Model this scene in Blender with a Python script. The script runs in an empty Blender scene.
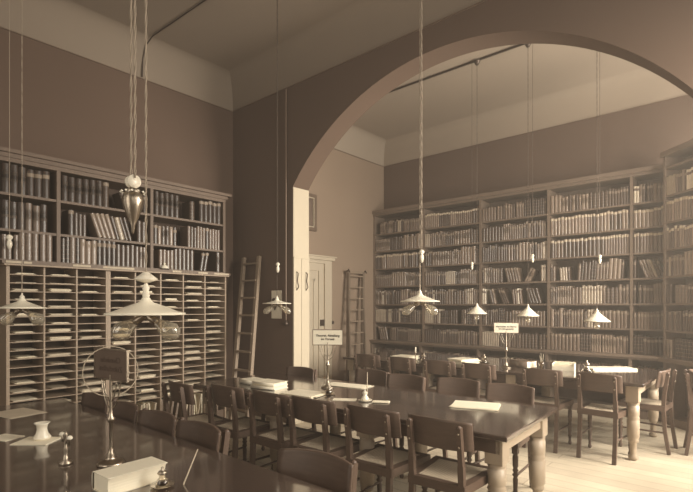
import bpy, math, random
from mathutils import Vector, Matrix
R = math.radians
PI = math.pi
rnd = random.Random(11)
sc = bpy.context.scene
col = sc.collection

# ------------------------------------------------------------------ materials
def mat(name, c, rough=.6, var=.12, scale=6, bump=0.0, metal=0.0, spec=.4, coat=0.0, stretch=(1, 1, 1), obj=True):
    m = bpy.data.materials.new(name); m.use_nodes = True
    n = m.node_tree.nodes; l = m.node_tree.links
    b = n['Principled BSDF']
    b.inputs['Roughness'].default_value = rough
    b.inputs['Metallic'].default_value = metal
    b.inputs['Specular IOR Level'].default_value = spec
    b.inputs['Coat Weight'].default_value = coat
    b.inputs['Coat Roughness'].default_value = .15
    tc = n.new('ShaderNodeTexCoord'); mp = n.new('ShaderNodeMapping')
    mp.inputs['Scale'].default_value = stretch
    l.new(tc.outputs['Object'], mp.inputs['Vector'])
    ns = n.new('ShaderNodeTexNoise'); ns.inputs['Scale'].default_value = scale; ns.inputs['Detail'].default_value = 5
    l.new(mp.outputs[0], ns.inputs['Vector'])
    mx = n.new('ShaderNodeMix'); mx.data_type = 'RGBA'
    mx.inputs['A'].default_value = (*[x * (1 - var) for x in c], 1)
    mx.inputs['B'].default_value = (*[min(1, x * (1 + var)) for x in c], 1)
    l.new(ns.outputs['Fac'], mx.inputs['Factor'])
    l.new(mx.outputs['Result'], b.inputs['Base Color'])
    if bump:
        bp = n.new('ShaderNodeBump'); bp.inputs['Strength'].default_value = bump; bp.inputs['Distance'].default_value = .01
        l.new(ns.outputs['Fac'], bp.inputs['Height']); l.new(bp.outputs[0], b.inputs['Normal'])
    return m

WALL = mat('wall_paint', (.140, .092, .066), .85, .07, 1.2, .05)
WALL_LIT = mat('lighter_wall_paint', (.33, .245, .18), .8, .06, 1.2, .05)  # same wall paint, the far room's stronger light put into the colour
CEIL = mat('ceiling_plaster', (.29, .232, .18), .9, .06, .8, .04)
CEIL_LIT = mat('lighter_ceiling_plaster', (.40, .33, .26), .9, .06, .8, .04)  # ceiling plaster again, brighter lighting of the far room painted in
WOODD = mat('dark_polished_wood', (.112, .074, .054), .42, .3, 5, .03, stretch=(1, 12, 12), spec=.5)
TOP = mat('dark_table_top', (.070, .047, .036), .07, .2, 3, .0, stretch=(1, 8, 8), spec=.9, coat=1.0)
TWOOD = mat('table_leg_wood', (.40, .32, .235), .4, .2, 6, .02, spec=.5)
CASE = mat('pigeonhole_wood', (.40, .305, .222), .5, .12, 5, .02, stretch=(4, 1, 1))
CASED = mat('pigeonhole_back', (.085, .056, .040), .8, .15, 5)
UCASE = mat('bookcase_wood', (.175, .122, .088), .5, .2, 5, .02, stretch=(4, 1, 1))
FCASE = mat('far_bookcase_wood', (.20, .148, .112), .5, .15, 5, .02)
FCASED = mat('far_bookcase_back', (.15, .112, .086), .8, .15, 5)
LADW = mat('ladder_wood', (.29, .22, .16), .55, .15, 8, .02, stretch=(6, 6, 1))
LADD = mat('darker_ladder_wood', (.20, .15, .11), .55, .15, 8, .02)
PAPER = mat('paper', (.88, .80, .63), .75, .06, 8)
PAPER2 = mat('old_paper', (.58, .49, .37), .75, .12, 8)
ENAM = mat('white_enamel', (.93, .86, .70), .3, .03, 4, spec=.5)
PORC = mat('porcelain', (.82, .75, .62), .2, .03, 4, spec=.6)
BRASS = mat('brass', (.46, .39, .31), .32, .1, 9, metal=1.0)
IRON = mat('dark_iron', (.10, .075, .06), .45, .1, 9, metal=.6)
CORD = mat('twisted_cord', (.38, .31, .24), .8, .1, 40)
DCORD = mat('dark_cord', (.10, .075, .058), .8, .1, 40)
DOORW = mat('door_paint', (.55, .47, .36), .5, .05, 3, spec=.4)
REVP = mat('reveal_lining_paint', (.56, .48, .36), .6, .06, 3)
PIC = mat('picture_print', (.18, .13, .10), .5, .4, 9)
INKC = mat('ink', (.03, .02, .017), .3, .05, 5)
SIGNW = mat('sign_card', (.82, .75, .60), .6, .03, 5)
SIGND = mat('sign_card_back', (.135, .093, .068), .7, .08, 20)
DARKL = mat('lettering_dark', (.05, .035, .028), .6, .05, 5)
DIML = mat('lettering_shown_through', (.095, .062, .045), .7, .05, 5)
BOOKM = [mat('leather_%s' % k, c, .30, .25, 14, .05, spec=.8) for k, c in (
    ('black_brown', (.050, .032, .023)), ('dark_brown', (.082, .054, .038)), ('mid_brown', (.17, .12, .088)),
    ('tan', (.27, .20, .15)), ('buff', (.44, .36, .27)), ('cream', (.70, .61, .48)))]
BOOKN = ['black-brown', 'dark brown', 'mid brown', 'tan', 'buff', 'cream']
GILT = mat('spine_label', (.30, .235, .175), .5, .1, 20)

def glassmat(name, tint=(1, .95, .88), gl=.25):
    m = bpy.data.materials.new(name); m.use_nodes = True
    n = m.node_tree.nodes; l = m.node_tree.links; n.clear()
    o = n.new('ShaderNodeOutputMaterial'); mx = n.new('ShaderNodeMixShader')
    t = n.new('ShaderNodeBsdfTransparent'); t.inputs[0].default_value = (*tint, 1)
    g = n.new('ShaderNodeBsdfGlossy'); g.inputs['Roughness'].default_value = .04
    lw = n.new('ShaderNodeLayerWeight'); lw.inputs['Blend'].default_value = gl
    l.new(lw.outputs['Facing'], mx.inputs[0]); l.new(t.outputs[0], mx.inputs[1]); l.new(g.outputs[0], mx.inputs[2])
    l.new(mx.outputs[0], o.inputs[0]); return m
GLASS = glassmat('clear_glass', (.93, .87, .78), .45); PANE = glassmat('window_glass', (1, 1, 1), .05)

def bulbmat():
    m = glassmat('bulb_glass', (.95, .9, .8), .5); n = m.node_tree.nodes; l = m.node_tree.links
    o = n['Material Output']; src = o.inputs[0].links[0].from_socket
    d_ = n.new('ShaderNodeBsdfDiffuse'); d_.inputs[0].default_value = (.85, .78, .64, 1)
    mx = n.new('ShaderNodeMixShader'); mx.inputs[0].default_value = .16
    l.new(src, mx.inputs[1]); l.new(d_.outputs[0], mx.inputs[2]); l.new(mx.outputs[0], o.inputs[0]); return m
BULB = bulbmat()

def floormat():
    m = mat('floor_boards', (.60, .51, .385), .55, .1, 3, .03, spec=.35)
    n = m.node_tree.nodes; l = m.node_tree.links; b = n['Principled BSDF']
    tc = n.new('ShaderNodeTexCoord'); br = n.new('ShaderNodeTexBrick')
    br.inputs['Scale'].default_value = 1; br.inputs['Brick Width'].default_value = 3.2; br.inputs['Row Height'].default_value = .16
    br.inputs['Mortar Size'].default_value = .004
    br.inputs['Color1'].default_value = (.66, .57, .43, 1); br.inputs['Color2'].default_value = (.56, .475, .36, 1)
    br.inputs['Mortar'].default_value = (.36, .29, .21, 1)
    l.new(tc.outputs['Object'], br.inputs['Vector']); 
    ns = n.new('ShaderNodeTexNoise'); ns.inputs['Scale'].default_value = 25
    mx = n.new('ShaderNodeMix'); mx.data_type = 'RGBA'; mx.blend_type = 'MULTIPLY'; mx.inputs['Factor'].default_value = .35
    l.new(br.outputs['Color'], mx.inputs['A']); l.new(ns.outputs['Fac'], mx.inputs['B']); l.new(mx.outputs['Result'], b.inputs['Base Color'])
    return m
FLOOR = floormat()

def canemat():
    m = mat('woven_cane', (.5, .42, .31), .6, .05, 5)
    n = m.node_tree.nodes; l = m.node_tree.links; b = n['Principled BSDF']
    tc = n.new('ShaderNodeTexCoord'); mp = n.new('ShaderNodeMapping'); mp.inputs['Rotation'].default_value = (0, 0, R(45))
    ck = n.new('ShaderNodeTexChecker'); ck.inputs['Scale'].default_value = 80
    ck.inputs['Color1'].default_value = (.72, .62, .47, 1); ck.inputs['Color2'].default_value = (.26, .195, .14, 1)
    l.new(tc.outputs['Object'], mp.inputs['Vector']); l.new(mp.outputs[0], ck.inputs['Vector']); l.new(ck.outputs['Color'], b.inputs['Base Color'])
    return m
CANE = canemat()

# ------------------------------------------------------------------ mesh builder
class MB:
    def __init__(s): s.v = []; s.f = []; s.m = []; s.s = []
    def add(s, v, f, mi=0, sm=False):
        o = len(s.v); s.v += [tuple(p) for p in v]
        for q in f: s.f.append(tuple(i + o for i in q)); s.m.append(mi); s.s.append(sm)
        return s
    def box(s, x0, x1, y0, y1, z0, z1, mi=0, M=None):
        v = [Vector((x, y, z)) for z in (z0, z1) for x, y in ((x0, y0), (x1, y0), (x1, y1), (x0, y1))]
        if M: v = [M @ p for p in v]
        return s.add(v, [(3, 2, 1, 0), (4, 5, 6, 7), (0, 1, 5, 4), (1, 2, 6, 5), (2, 3, 7, 6), (3, 0, 4, 7)], mi)
    def bevbox(s, x0, x1, y0, y1, z0, z1, b=.004, mi=0, M=None):
        # box with chamfered vertical and top edges
        def ring(i, z): return [(x0 + i, y0 + i * 0 + b, z), (x0 + b, y0 + i, z), (x1 - b, y0 + i, z), (x1 - i, y0 + b, z), (x1 - i, y1 - b, z), (x1 - b, y1 - i, z), (x0 + b, y1 - i, z), (x0 + i, y1 - b, z)]
        v = ring(b * .9, z0) + ring(0, z0 + b) + ring(0, z1 - b) + ring(b * .9, z1)
        v = [Vector(p) for p in v]
        if M: v = [M @ p for p in v]
        f = [tuple(range(7, -1, -1)), tuple(range(24, 32))]
        for k in range(3):
            for i in range(8): f.append((k * 8 + i, k * 8 + (i + 1) % 8, k * 8 + 8 + (i + 1) % 8, k * 8 + 8 + i))
        return s.add(v, f, mi)
    def bar(s, a, b, w, d, mi=0, up=(0, 0, 1)):
        a = Vector(a); b = Vector(b); t = (b - a).normalized(); u = Vector(up)
        if abs(t.dot(u)) > .95: u = Vector((0, 1, 0))
        x = t.cross(u).normalized(); y = x.cross(t).normalized()
        v = [p + x * i * w / 2 + y * j * d / 2 for p in (a, b) for i, j in ((-1, -1), (1, -1), (1, 1), (-1, 1))]
        return s.add(v, [(3, 2, 1, 0), (4, 5, 6, 7), (0, 1, 5, 4), (1, 2, 6, 5), (2, 3, 7, 6), (3, 0, 4, 7)], mi)
    def tube(s, pts, r, n=8, mi=0, cap=True):
        pts = [Vector(p) for p in pts]; rs = r if isinstance(r, (list, tuple)) else [r] * len(pts)
        v = []; f = []; prev = None
        for i, p in enumerate(pts):
            t = (pts[min(i + 1, len(pts) - 1)] - pts[max(i - 1, 0)]).normalized()
            if prev is None:
                u = Vector((0, 0, 1)) if abs(t.z) < .9 else Vector((1, 0, 0))
                x = t.cross(u).normalized()
            else: x = (prev - t * prev.dot(t)).normalized()
            prev = x; y = t.cross(x)
            for k in range(n):
                a = 2 * PI * k / n; v.append(p + (x * math.cos(a) + y * math.sin(a)) * rs[i])
        for i in range(len(pts) - 1):
            for k in range(n): f.append((i * n + k, i * n + (k + 1) % n, (i + 1) * n + (k + 1) % n, (i + 1) * n + k))
        s.add(v, f, mi, True)
        if cap:
            s.add(v[:n], [tuple(range(n - 1, -1, -1))], mi); s.add(v[-n:], [tuple(range(n))], mi)
        return s
    def lathe(s, prof, n=20, mi=0, M=None, cap=True):
        # prof: list of (r, z)
        v = [Vector((r * math.cos(2 * PI * k / n), r * math.sin(2 * PI * k / n), z)) for r, z in prof for k in range(n)]
        if M: v = [M @ p for p in v]
        f = []
        up = prof[-1][1] >= prof[0][1]
        for i in range(len(prof) - 1):
            for k in range(n): 
                q = (i * n + k, i * n + (k + 1) % n, (i + 1) * n + (k + 1) % n, (i + 1) * n + k)
                f.append(q)
        s.add(v, f, mi, True)
        if cap:
            if prof[0][0] > 1e-4: s.add(v[:n], [tuple(range(n - 1, -1, -1))], mi)
            if prof[-1][0] > 1e-4: s.add(v[-n:], [tuple(range(n))], mi)
        return s
    def build(s, name, mats, parent=None, loc=None, rot=None):
        me = bpy.data.meshes.new(name); me.from_pydata(s.v, [], s.f)
        if not isinstance(mats, (list, tuple)): mats = [mats]
        for m in mats: me.materials.append(m)
        me.polygons.foreach_set('material_index', s.m); me.polygons.foreach_set('use_smooth', s.s); me.update()
        o = bpy.data.objects.new(name, me); col.objects.link(o)
        if parent: o.parent = parent
        if loc: o.location = loc
        if rot: o.rotation_euler = rot
        return o

def tag(o, label=None, cat=None, group=None, kind=None):
    if label: o['label'] = label
    if cat: o['category'] = cat
    if group: o['group'] = group
    if kind: o['kind'] = kind
    return o
def thing(name, label, cat, loc=(0, 0, 0), rz=0, group=None):
    o = bpy.data.objects.new(name, None); col.objects.link(o)
    o.location = loc; o.rotation_euler = (0, 0, rz); o.empty_display_size = .1
    return tag(o, label, cat, group)
def struct(mb, name, m): return tag(mb.build(name, m), kind='structure')
def copy_tree(o, parent=None):
    c = o.copy(); col.objects.link(c); c.parent = parent
    for ch in list(o.children): copy_tree(ch, c)
    return c
ORD = 'first second third fourth fifth sixth seventh eighth ninth tenth eleventh twelfth thirteenth fourteenth fifteenth sixteenth seventeenth eighteenth nineteenth twentieth'.split()
def ordn(n):
    if n <= 20: return ORD[n - 1]
    if n < 30: return 'twenty-' + ORD[n - 21]
    if n == 30: return 'thirtieth'
    return 'thirty-' + ORD[n - 31]

# ------------------------------------------------------------------ room shell
X0, X1 = -6.0, 0.92
YB, P0, P1, YF = -1.6, 4.317, 4.60, 8.08
ZW, CR = 4.45, .45
ZC = ZW + CR
CI = .24
struct(MB().box(X0 - .2, X1 + .2, YB - .2, YF + .2, -.1, 0), 'floor', FLOOR)

def ceiling(name, y0, y1):
    m = MB(); n = 10
    ins = [(CI * (1 - math.cos(PI / 2 * k / n)), ZW + CR * math.sin(PI / 2 * k / n)) for k in range(n + 1)]
    for side in range(4):
        v = []; f = []
        for i, z in ins:
            a = [(X0 + i, y0 + i, z), (X1 - i, y0 + i, z), (X1 - i, y1 - i, z), (X0 + i, y1 - i, z)]
            v += [a[side], a[(side + 1) % 4]]
        for k in range(n): f.append((2 * k, 2 * k + 2, 2 * k + 3, 2 * k + 1))
        m.add(v, f, 0, True)
    m.add([(X0 + CI, y0 + CI, ZC), (X1 - CI, y0 + CI, ZC), (X1 - CI, y1 - CI, ZC), (X0 + CI, y1 - CI, ZC)], [(3, 2, 1, 0)])
    m.box(X0, X1, y0, y1, ZC + .02, ZC + .12)
    return m
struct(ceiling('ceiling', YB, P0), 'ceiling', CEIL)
struct(ceiling('ceiling', P1, YF), 'ceiling', CEIL_LIT)
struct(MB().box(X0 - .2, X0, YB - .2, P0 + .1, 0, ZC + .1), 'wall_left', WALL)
struct(MB().box(X0 - .2, X0, P0 + .1, YF + .2, 0, ZC + .1), 'wall_left', WALL_LIT)
m = MB(); FILL_WINS = [(-4.9, -3.5), (-2.4, -1.0)]; xx = X0  # made-up window openings, added to fill surfaces facing the camera
for a, b in FILL_WINS:
    m.box(xx, a, YB - .2, YB, 0, ZC + .1); m.box(a, b, YB - .2, YB, 0, .95); m.box(a, b, YB - .2, YB, 3.9, ZC + .1); xx = b
m.box(xx, X1, YB - .2, YB, 0, ZC + .1)
struct(m, 'wall_back', WALL)
for i, (a, b) in enumerate(FILL_WINS):
    m = MB()
    for q in ((a, a + .06, .95, 3.9), (b - .06, b, .95, 3.9), (a + .06, b - .06, .95, 1.01), (a + .06, b - .06, 3.84, 3.9), ((a + b) / 2 - .03, (a + b) / 2 + .03, 1.01, 3.84)):
        m.box(q[0], q[1], YB - .15, YB - .1, q[2], q[3])
    w_ = struct(m, 'window_%d' % (i + 6), DOORW)  # added fill window, unseen behind the camera
    MB().box(a, b, YB - .126, YB - .122, .95, 3.9).build('window_pane', PANE, w_)
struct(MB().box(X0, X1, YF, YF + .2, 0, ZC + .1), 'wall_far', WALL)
# arch wall
ax, az, ar, ahw, asp = -2.54, 1.47, 2.707, 2.15, 3.115
m = MB()
m.box(X0, ax - ahw, P0, P1, 0, ZC + .1)
m.box(ax + ahw, X1, P0, P1, 0, ZC + .1)
N = 64
a0 = math.acos(ahw / ar)
arc = [(ax - ar * math.cos(a0 + (PI - 2 * a0) * i / N), az + ar * math.sin(a0 + (PI - 2 * a0) * i / N)) for i in range(N + 1)]
for i in range(N):
    (xa, za), (xb, zb) = arc[i], arc[i + 1]; zt = ZC + .1
    m.add([(xa, P0, za), (xb, P0, zb), (xb, P0, zt), (xa, P0, zt)], [(0, 1, 2, 3)])
    m.add([(xa, P1, za), (xb, P1, zb), (xb, P1, zt), (xa, P1, zt)], [(3, 2, 1, 0)])
    m.add([(xa, P0, za), (xb, P0, zb), (xb, P1, zb), (xa, P1, za)], [(3, 2, 1, 0)], 0, True)
struct(m, 'wall_arch', WALL)
# thin dark picture moulding under the cove
def mould(name, boxes):
    m = MB()
    for b in boxes: m.box(*b)
    struct(m, name, UCASE)
mould('trim_1', [(X0, X0 + .012, YB, P0, ZW - .010, ZW), (X0 + .012, X1, P0 - .012, P0, ZW - .010, ZW)])
mould('trim_2', [(X0, X0 + .012, P1, YF, ZW - .010, ZW), (X0 + .012, X1, YF - .012, YF, ZW - .010, ZW)])
# baseboards
for nm, b in (('baseboard_left', (X0, X0 + .02, YB, P0, 0, .16)), ('baseboard_arch', (X0 + .02, ax - ahw, P0 - .02, P0, 0, .16)),
              ('baseboard_far', (X0, X0 + .02, P1, 5.3, 0, .16))):
    struct(MB().box(*b), nm, UCASE)

# right wall with windows
wins = [(-1.1, .1), (.9, 2.1), (2.7, 3.9), (5.0, 6.2), (6.6, 7.8)]
WZ0, WZ1 = .95, 3.6
m = MB(); y = YB
for a, b in wins:
    m.box(X1, X1 + .2, y, a, 0, ZC + .1); m.box(X1, X1 + .2, a, b, 0, WZ0); m.box(X1, X1 + .2, a, b, WZ1, ZC + .1); y = b
m.box(X1, X1 + .2, y, YF, 0, ZC + .1)
struct(m, 'wall_right', WALL)
for i, (a, b) in enumerate(wins):
    m = MB(); w = .06
    for q in ((a, a + w, WZ0, WZ1), (b - w, b, WZ0, WZ1), (a, b, WZ0, WZ0 + w), (a, b, WZ1 - w, WZ1), ((a + b) / 2 - .03, (a + b) / 2 + .03, WZ0, WZ1), (a, b, 2.9, 2.95)):
        m.box(X1 + .1, X1 + .15, *q)
    w_ = struct(m, 'window_%d' % (i + 1), DOORW)
    MB().box(X1 + .12, X1 + .124, a, b, WZ0, WZ1).build('window_pane', PANE, w_)
    MB().box(X1 - .06, X1 + .1, a - .05, b + .05, WZ0 - .04, WZ0).build('window_sill', DOORW, w_)

# ------------------------------------------------------------------ door in the wall behind the arch
d = struct(MB().box(X0, X0 + .05, 5.02, 6.08, 0, 2.17), 'door_1', DOORW)
m = MB()
for q in ((6.08, 6.20, 0, 2.30), (4.90, 5.02, 0, 2.30), (5.02, 6.08, 2.17, 2.30)): m.box(X0, X0 + .07, *q)
for q in ((6.20, 6.38, 0, 2.36), (4.72, 4.90, 0, 2.36), (4.90, 6.20, 2.30, 2.36)): m.box(X0, X0 + .10, *q)
m.box(X0, X0 + .14, 4.68, 6.42, 2.36, 2.41); m.box(X0, X0 + .17, 4.66, 6.44, 2.41, 2.43)
m.build('door_casing', DOORW, d)
m = MB()
for z0, z1 in ((.2, .9), (1.1, 2.02)):
    for y0, y1 in ((5.12, 5.50), (5.60, 5.98)):
        m.box(X0 + .05, X0 + .065, y0, y1, z0, z0 + .03); m.box(X0 + .05, X0 + .065, y0, y1, z1 - .03, z1)
        m.box(X0 + .05, X0 + .065, y0, y0 + .03, z0, z1); m.box(X0 + .05, X0 + .065, y1 - .03, y1, z0, z1)
m.build('door_panel_moulding', DOORW, d)
MB().box(X0 + .07, X0 + .10, 6.105, 6.185, 1.20, 1.31).build('door_lock_box', IRON, d)
t = tag(MB().lathe([(.0, 0), (.03, 0), (.035, .015), (.02, .03), (.03, .045), (.022, .06), (0, .062)], 16, 0, Matrix.Translation((X0, 6.47, 1.25)) @ Matrix.Rotation(PI / 2, 4, 'Y')).build('bell_push', IRON),
        'small dark round bell push on the wall beside the door casing', 'bell push')
# lining board standing against the lit pier of the arch, with two metal hooks
r = struct(MB().box(ax - ahw, ax - ahw + .02, P0, P0 + .137, 0, 2.18).box(ax - ahw, ax - ahw + .02, P0 + .143, P1, 0, 2.18).box(ax - ahw, ax - ahw + .028, P0, P1, 2.18, 2.195).box(ax - ahw, ax - ahw + .012, P0, P1, 2.195, 3.112), 'trim_3', REVP)
for yy in (P0 + .05, P0 + .22):
    MB().tube([(ax - ahw + .02, yy, 2.0), (ax - ahw + .05, yy, 1.98), (ax - ahw + .035, yy, 1.88), (ax - ahw + .06, yy, 1.80), (ax - ahw + .02, yy, 1.76)], .007, 8).build('pull_handle', IRON, r)
# framed picture high on the wall
p = thing('framed_picture', 'dark framed picture hung high on the wall above the door', 'picture', (X0, 5.69, 2.86))
m = MB()
for q in ((-.36, -.30, 0, .64), (.30, .36, 0, .64), (-.30, .30, 0, .06), (-.30, .30, .58, .64)): m.box(0.0, .05, *q)
m.build('frame', UCASE, p)
MB().box(.005, .02, -.30, .30, .06, .58).build('print', PIC, p)
m = MB()
for q in ((-.30, -.285, .06, .58), (.285, .30, .06, .58), (-.285, .285, .06, .075), (-.285, .285, .565, .58)): m.box(.02, .045, *q)
m.build('inner_slip', REVP, p)

# ------------------------------------------------------------------ books
class Spec: pass
BOOKS = []
def bookmesh(w, h, d, mi, bands, seed, top=False):
    q = random.Random(seed); m = MB()
    zs = [0, .02]
    if bands == 0: lv = [(.72, .86)]
    elif bands == 1: lv = [(.62, .76), (.40, .50)]
    elif bands == 2: lv = [(.15, .165), (.33, .345), (.51, .525), (.69, .705), (.87, .885)]
    elif bands == 3: lv = [(.84, .97)]
    else: lv = []
    z = 0; segs = []
    for a, b in lv: segs += [(z, a, 0), (a, b, 1)]; z = b
    segs.append((z, 1, 0))
    n = 6
    pr = [(-w / 2 * math.cos(PI * k / n), -.32 * w * math.sin(PI * k / n)) for k in range(n + 1)]
    for a, b, g in segs:
        v = [(x, y, zz * h) for zz in (a, b) for x, y in pr]
        m.add(v, [(k, k + 1, n + 2 + k, n + 1 + k) for k in range(n)], g, True)
    # boards
    for sx in (-1, 1):
        xa, xb = sorted((sx * w / 2, sx * (w / 2 - .003))); m.box(xa, xb, 0, d, 0, h)
    m.add([(x, y, h) for x, y in pr], [tuple(range(n + 1))], 0)
    m.box(-w / 2 + .003, w / 2 - .003, .003, d - .006, .003, h - .006, 2)
    me_o = m.build('book', [BOOKM[mi], (PAPER2 if top else GILT) if mi != 5 else BOOKM[2], PAPER2]); me = me_o.data
    bpy.data.objects.remove(me_o); return me
def variants(n, wr, hr, weights, seed, top=False):
    out = []; q = random.Random(seed)
    for i in range(n):
        w = q.uniform(*wr); h = q.uniform(*hr); mi = q.choices(range(6), weights)[0]
        out.append((bookmesh(w, h, q.uniform(.17, .2), mi, 3 if top else q.randrange(5), seed * 100 + i, top), w, h, mi))
    return out
V_L = variants(26, (.040, .060), (.245, .285), (8, 8, 5, 2, .8, .5), 3)
V_W = variants(16, (.062, .082), (.262, .285), (8, 8, 3, 1, 0, 0), 5)
V_T = variants(14, (.034, .056), (.25, .285), (3, 5, 6, 3, 1, 0), 6, True)
V_F = variants(26, (.030, .056), (.235, .29), (3, 5, 6, 4, 2.5, .9), 4)
CAM = Vector((0, 0, 1.55))
def fill(place, length, z, vs, where, segs, rz0, seed):
    """place(u) -> (x, y) of the shelf front at distance u from the compartment's first side; segs: (from, to, lean, heightscale)"""
    q = random.Random(seed); cnt = 0
    for u0, u1, lean, hs in segs:
        u = u0 * length + .004; end = u1 * length - .004
        run = None; left = 0; first = True
        while True:
            if left <= 0:
                run = q.sample(vs, 3) if q.random() < .5 else [q.choice(vs)]; left = q.randint(3, 8)
            me, w, h, mi = q.choice(run); left -= 1
            L = lean * q.uniform(.9, 1.1) if lean else 0
            adv = w / math.cos(L) + .0015
            foot = h * math.sin(abs(L)) * hs
            if first and L < 0: u += foot
            first = False
            if u + adv + (foot if L > 0 else 0) > end:
                thin = min(vs, key=lambda v_: v_[1]); me, w, h, mi = thin; adv = w / math.cos(L) + .0015
                if u + adv + (foot if L > 0 else 0) > end: break
            x, y = place(u + w / 2)
            cnt += 1
            BOOKS.append(dict(me=me, x=x, y=y, z=z, rz=rz0, lean=L, s=hs * q.uniform(.96, 1.03), mi=mi, n=cnt, where=where, w=w, back=q.uniform(0, .012)))
            u += adv
            if q.random() < .04 and not lean: u += q.uniform(.005, .02)

# ------------------------------------------------------------------ bookcase over the pigeonholes (left wall)
XU = -5.62
bc = thing('bookcase', 'long three-shelf wall bookcase with a cornice above the pigeonhole cabinets', 'bookcase', (X0, 2.6, 1.996))
LY0, LY1 = .84, 3.896
def loc(mb): 
    mb.v = [(v[0] - X0, v[1] - 2.6, v[2] - 1.996) for v in mb.v]; return mb
posts_u = [.84, 1.84, 2.861, 3.896]
for i, yy in enumerate(posts_u):
    loc(MB().box(X0 + .01, XU + .008, yy - .018, yy + .018, 1.996, 2.97)).build('side_panel' if i in (0, 3) else 'divider', UCASE, bc)
for zz in (2.312, 2.667):
    for a, b in zip(posts_u[:-1], posts_u[1:]):
        loc(MB().box(X0 + .01, XU, a + .018, b - .018, zz - .026, zz)).build('shelf', UCASE, bc)
loc(MB().box(X0 + .01, XU, LY0, LY1, 2.00, 2.012)).build('bottom_board', UCASE, bc)
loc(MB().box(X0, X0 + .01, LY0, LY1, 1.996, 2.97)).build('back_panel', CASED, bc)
m = MB().box(X0, XU + .01, LY0 - .02, LY1 + .02, 2.97, 3.01).box(X0, XU + .03, LY0 - .04, LY1 + .04, 3.01, 3.05).box(X0, XU + .07, LY0 - .08, LY1 + .08, 3.05, 3.085)
loc(m).build('cornice', UCASE, bc)
rows_u = [(2.667, 'top'), (2.312, 'middle'), (2.012, 'bottom')]
bays_u = ['first bay', 'second bay', 'third bay']
segs_u = {
    (0, 0): [(.5, .98, 0, 1)], (0, 1): [(.5, .98, 0, 1)], (0, 2): [(.5, .99, 0, 1)],
    (1, 0): [(.01, .56, 0, 1), (.62, .88, -.35, .75), (.9, .99, 0, .8)], (1, 1): [(.08, .28, 0, .93), (.30, .80, -.30, 1), (.84, .99, 0, 1)], (1, 2): [(.01, .99, 0, 1)],
    (2, 0): [(.02, .42, 0, 1), (.50, .62, 0, .85), (.64, .99, 0, 1)], (2, 1): [(.01, .36, 0, .8), (.47, .99, 0, 1)], (2, 2): [(.08, .62, 0, .95), (.64, .82, .16, .85), (.9, .99, 0, .95)]}
for bi in range(3):
    ya, yb = posts_u[bi] + .018, posts_u[bi + 1] - .018
    for ri, (zz, rn) in enumerate(rows_u):
        fill(lambda u, ya=ya: (XU - .02, ya + u), yb - ya, zz + .0005, V_W if ri == 0 or (bi == 0 and ri == 1) else V_L, '%s shelf, %s of the bookcase above pigeonholes' % (rn, bays_u[bi]), segs_u[(bi, ri)], PI / 2, bi * 10 + ri)

# ledge
XL = -5.56
lg = thing('ledge', 'thin continuous wooden ledge with pale label strips on top of the pigeonhole cabinets', 'ledge', (X0, 2.6, 1.963))
MB().box(0.0, XL - X0, -1.27, 1.36, .005, .032).build('ledge_board', UCASE, lg)
MB().box(.30, XL - X0 - .015, -1.25, 1.35, -.012, .005).build('ledge_moulding', CASE, lg)
for a, b in ((-1.24, -1.1), (-1.09, -1.02), (-.64, -.46), (-.33, .02), (.5, .62), (.86, 1.0), (1.1, 1.33)):
    MB().box(XL - X0, XL - X0 + .003, a, b, .008, .03).build('label_strip', PAPER2, lg)
# small white dome on the ledge
k = thing('counter_bell', 'small white dome-shaped bell on the ledge above the pigeonholes', 'bell', (XL - .05, 3.02, 1.997))
MB().lathe([(.0, .0), (.055, .0), (.056, .012), (.05, .016)], 20).build('base', IRON, k)
MB().lathe([(.05, .017), (.046, .035), (.032, .052), (.013, .062), (.01, .07), (.014, .078), (.008, .088), (0, .09)], 20).build('dome', ENAM, k)

# ------------------------------------------------------------------ pigeonhole cabinets
XP = -5.65
PY = [1.383, 1.717, 2.029, 2.356, 2.673, 2.992, 3.297, 3.614, 3.949]
ZP0, ZP1, NR = .42, 1.95, 18
dz = (ZP1 - ZP0) / NR
def pigeon(ys, label, sub, gap0, gap1):
    yc = (ys[0] + ys[-1]) / 2
    t = thing('pigeonhole_cabinet', label, 'cabinet', (X0, yc, 0))
    def L(mb): mb.v = [(v[0] - X0, v[1] - yc, v[2]) for v in mb.v]; return mb
    wds = []
    for i, yy in enumerate(ys):
        e = i in (0, len(ys) - 1); w = .013 if not e else .016
        if i == 0: ya, yb = yy + .001, yy + .03
        elif e: ya, yb = yy - .022, yy - .001
        else: ya, yb = yy - .008, yy + .008
        L(MB().box(X0 + .012, XP + .006, ya, yb, .0 if e else .12, ZP1)).build('side_panel' if e else 'divider', CASE, t)
        wds.append((ya, yb))
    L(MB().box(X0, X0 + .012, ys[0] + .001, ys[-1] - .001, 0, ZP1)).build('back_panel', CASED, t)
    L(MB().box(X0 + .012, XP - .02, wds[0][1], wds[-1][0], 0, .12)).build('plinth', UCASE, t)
    for c in range(len(ys) - 1):
        a, b = wds[c][1], wds[c + 1][0]
        for r_ in range(NR):
            zz = ZP0 + r_ * dz
            L(MB().box(X0 + .012, XP, a, b, zz - .004, zz + .004)).build('shelf', CASE, t)
        bays.append((a, b))
bays = []
pigeon(PY[:4], 'three-column pigeonhole cabinet of narrow paper slots, beside the dark reading table\'s head', 3, 0, 0)
pigeon(PY[3:], 'five-column pigeonhole cabinet of narrow paper slots next to the leaning ladder', 5, 0, 0)
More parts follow.
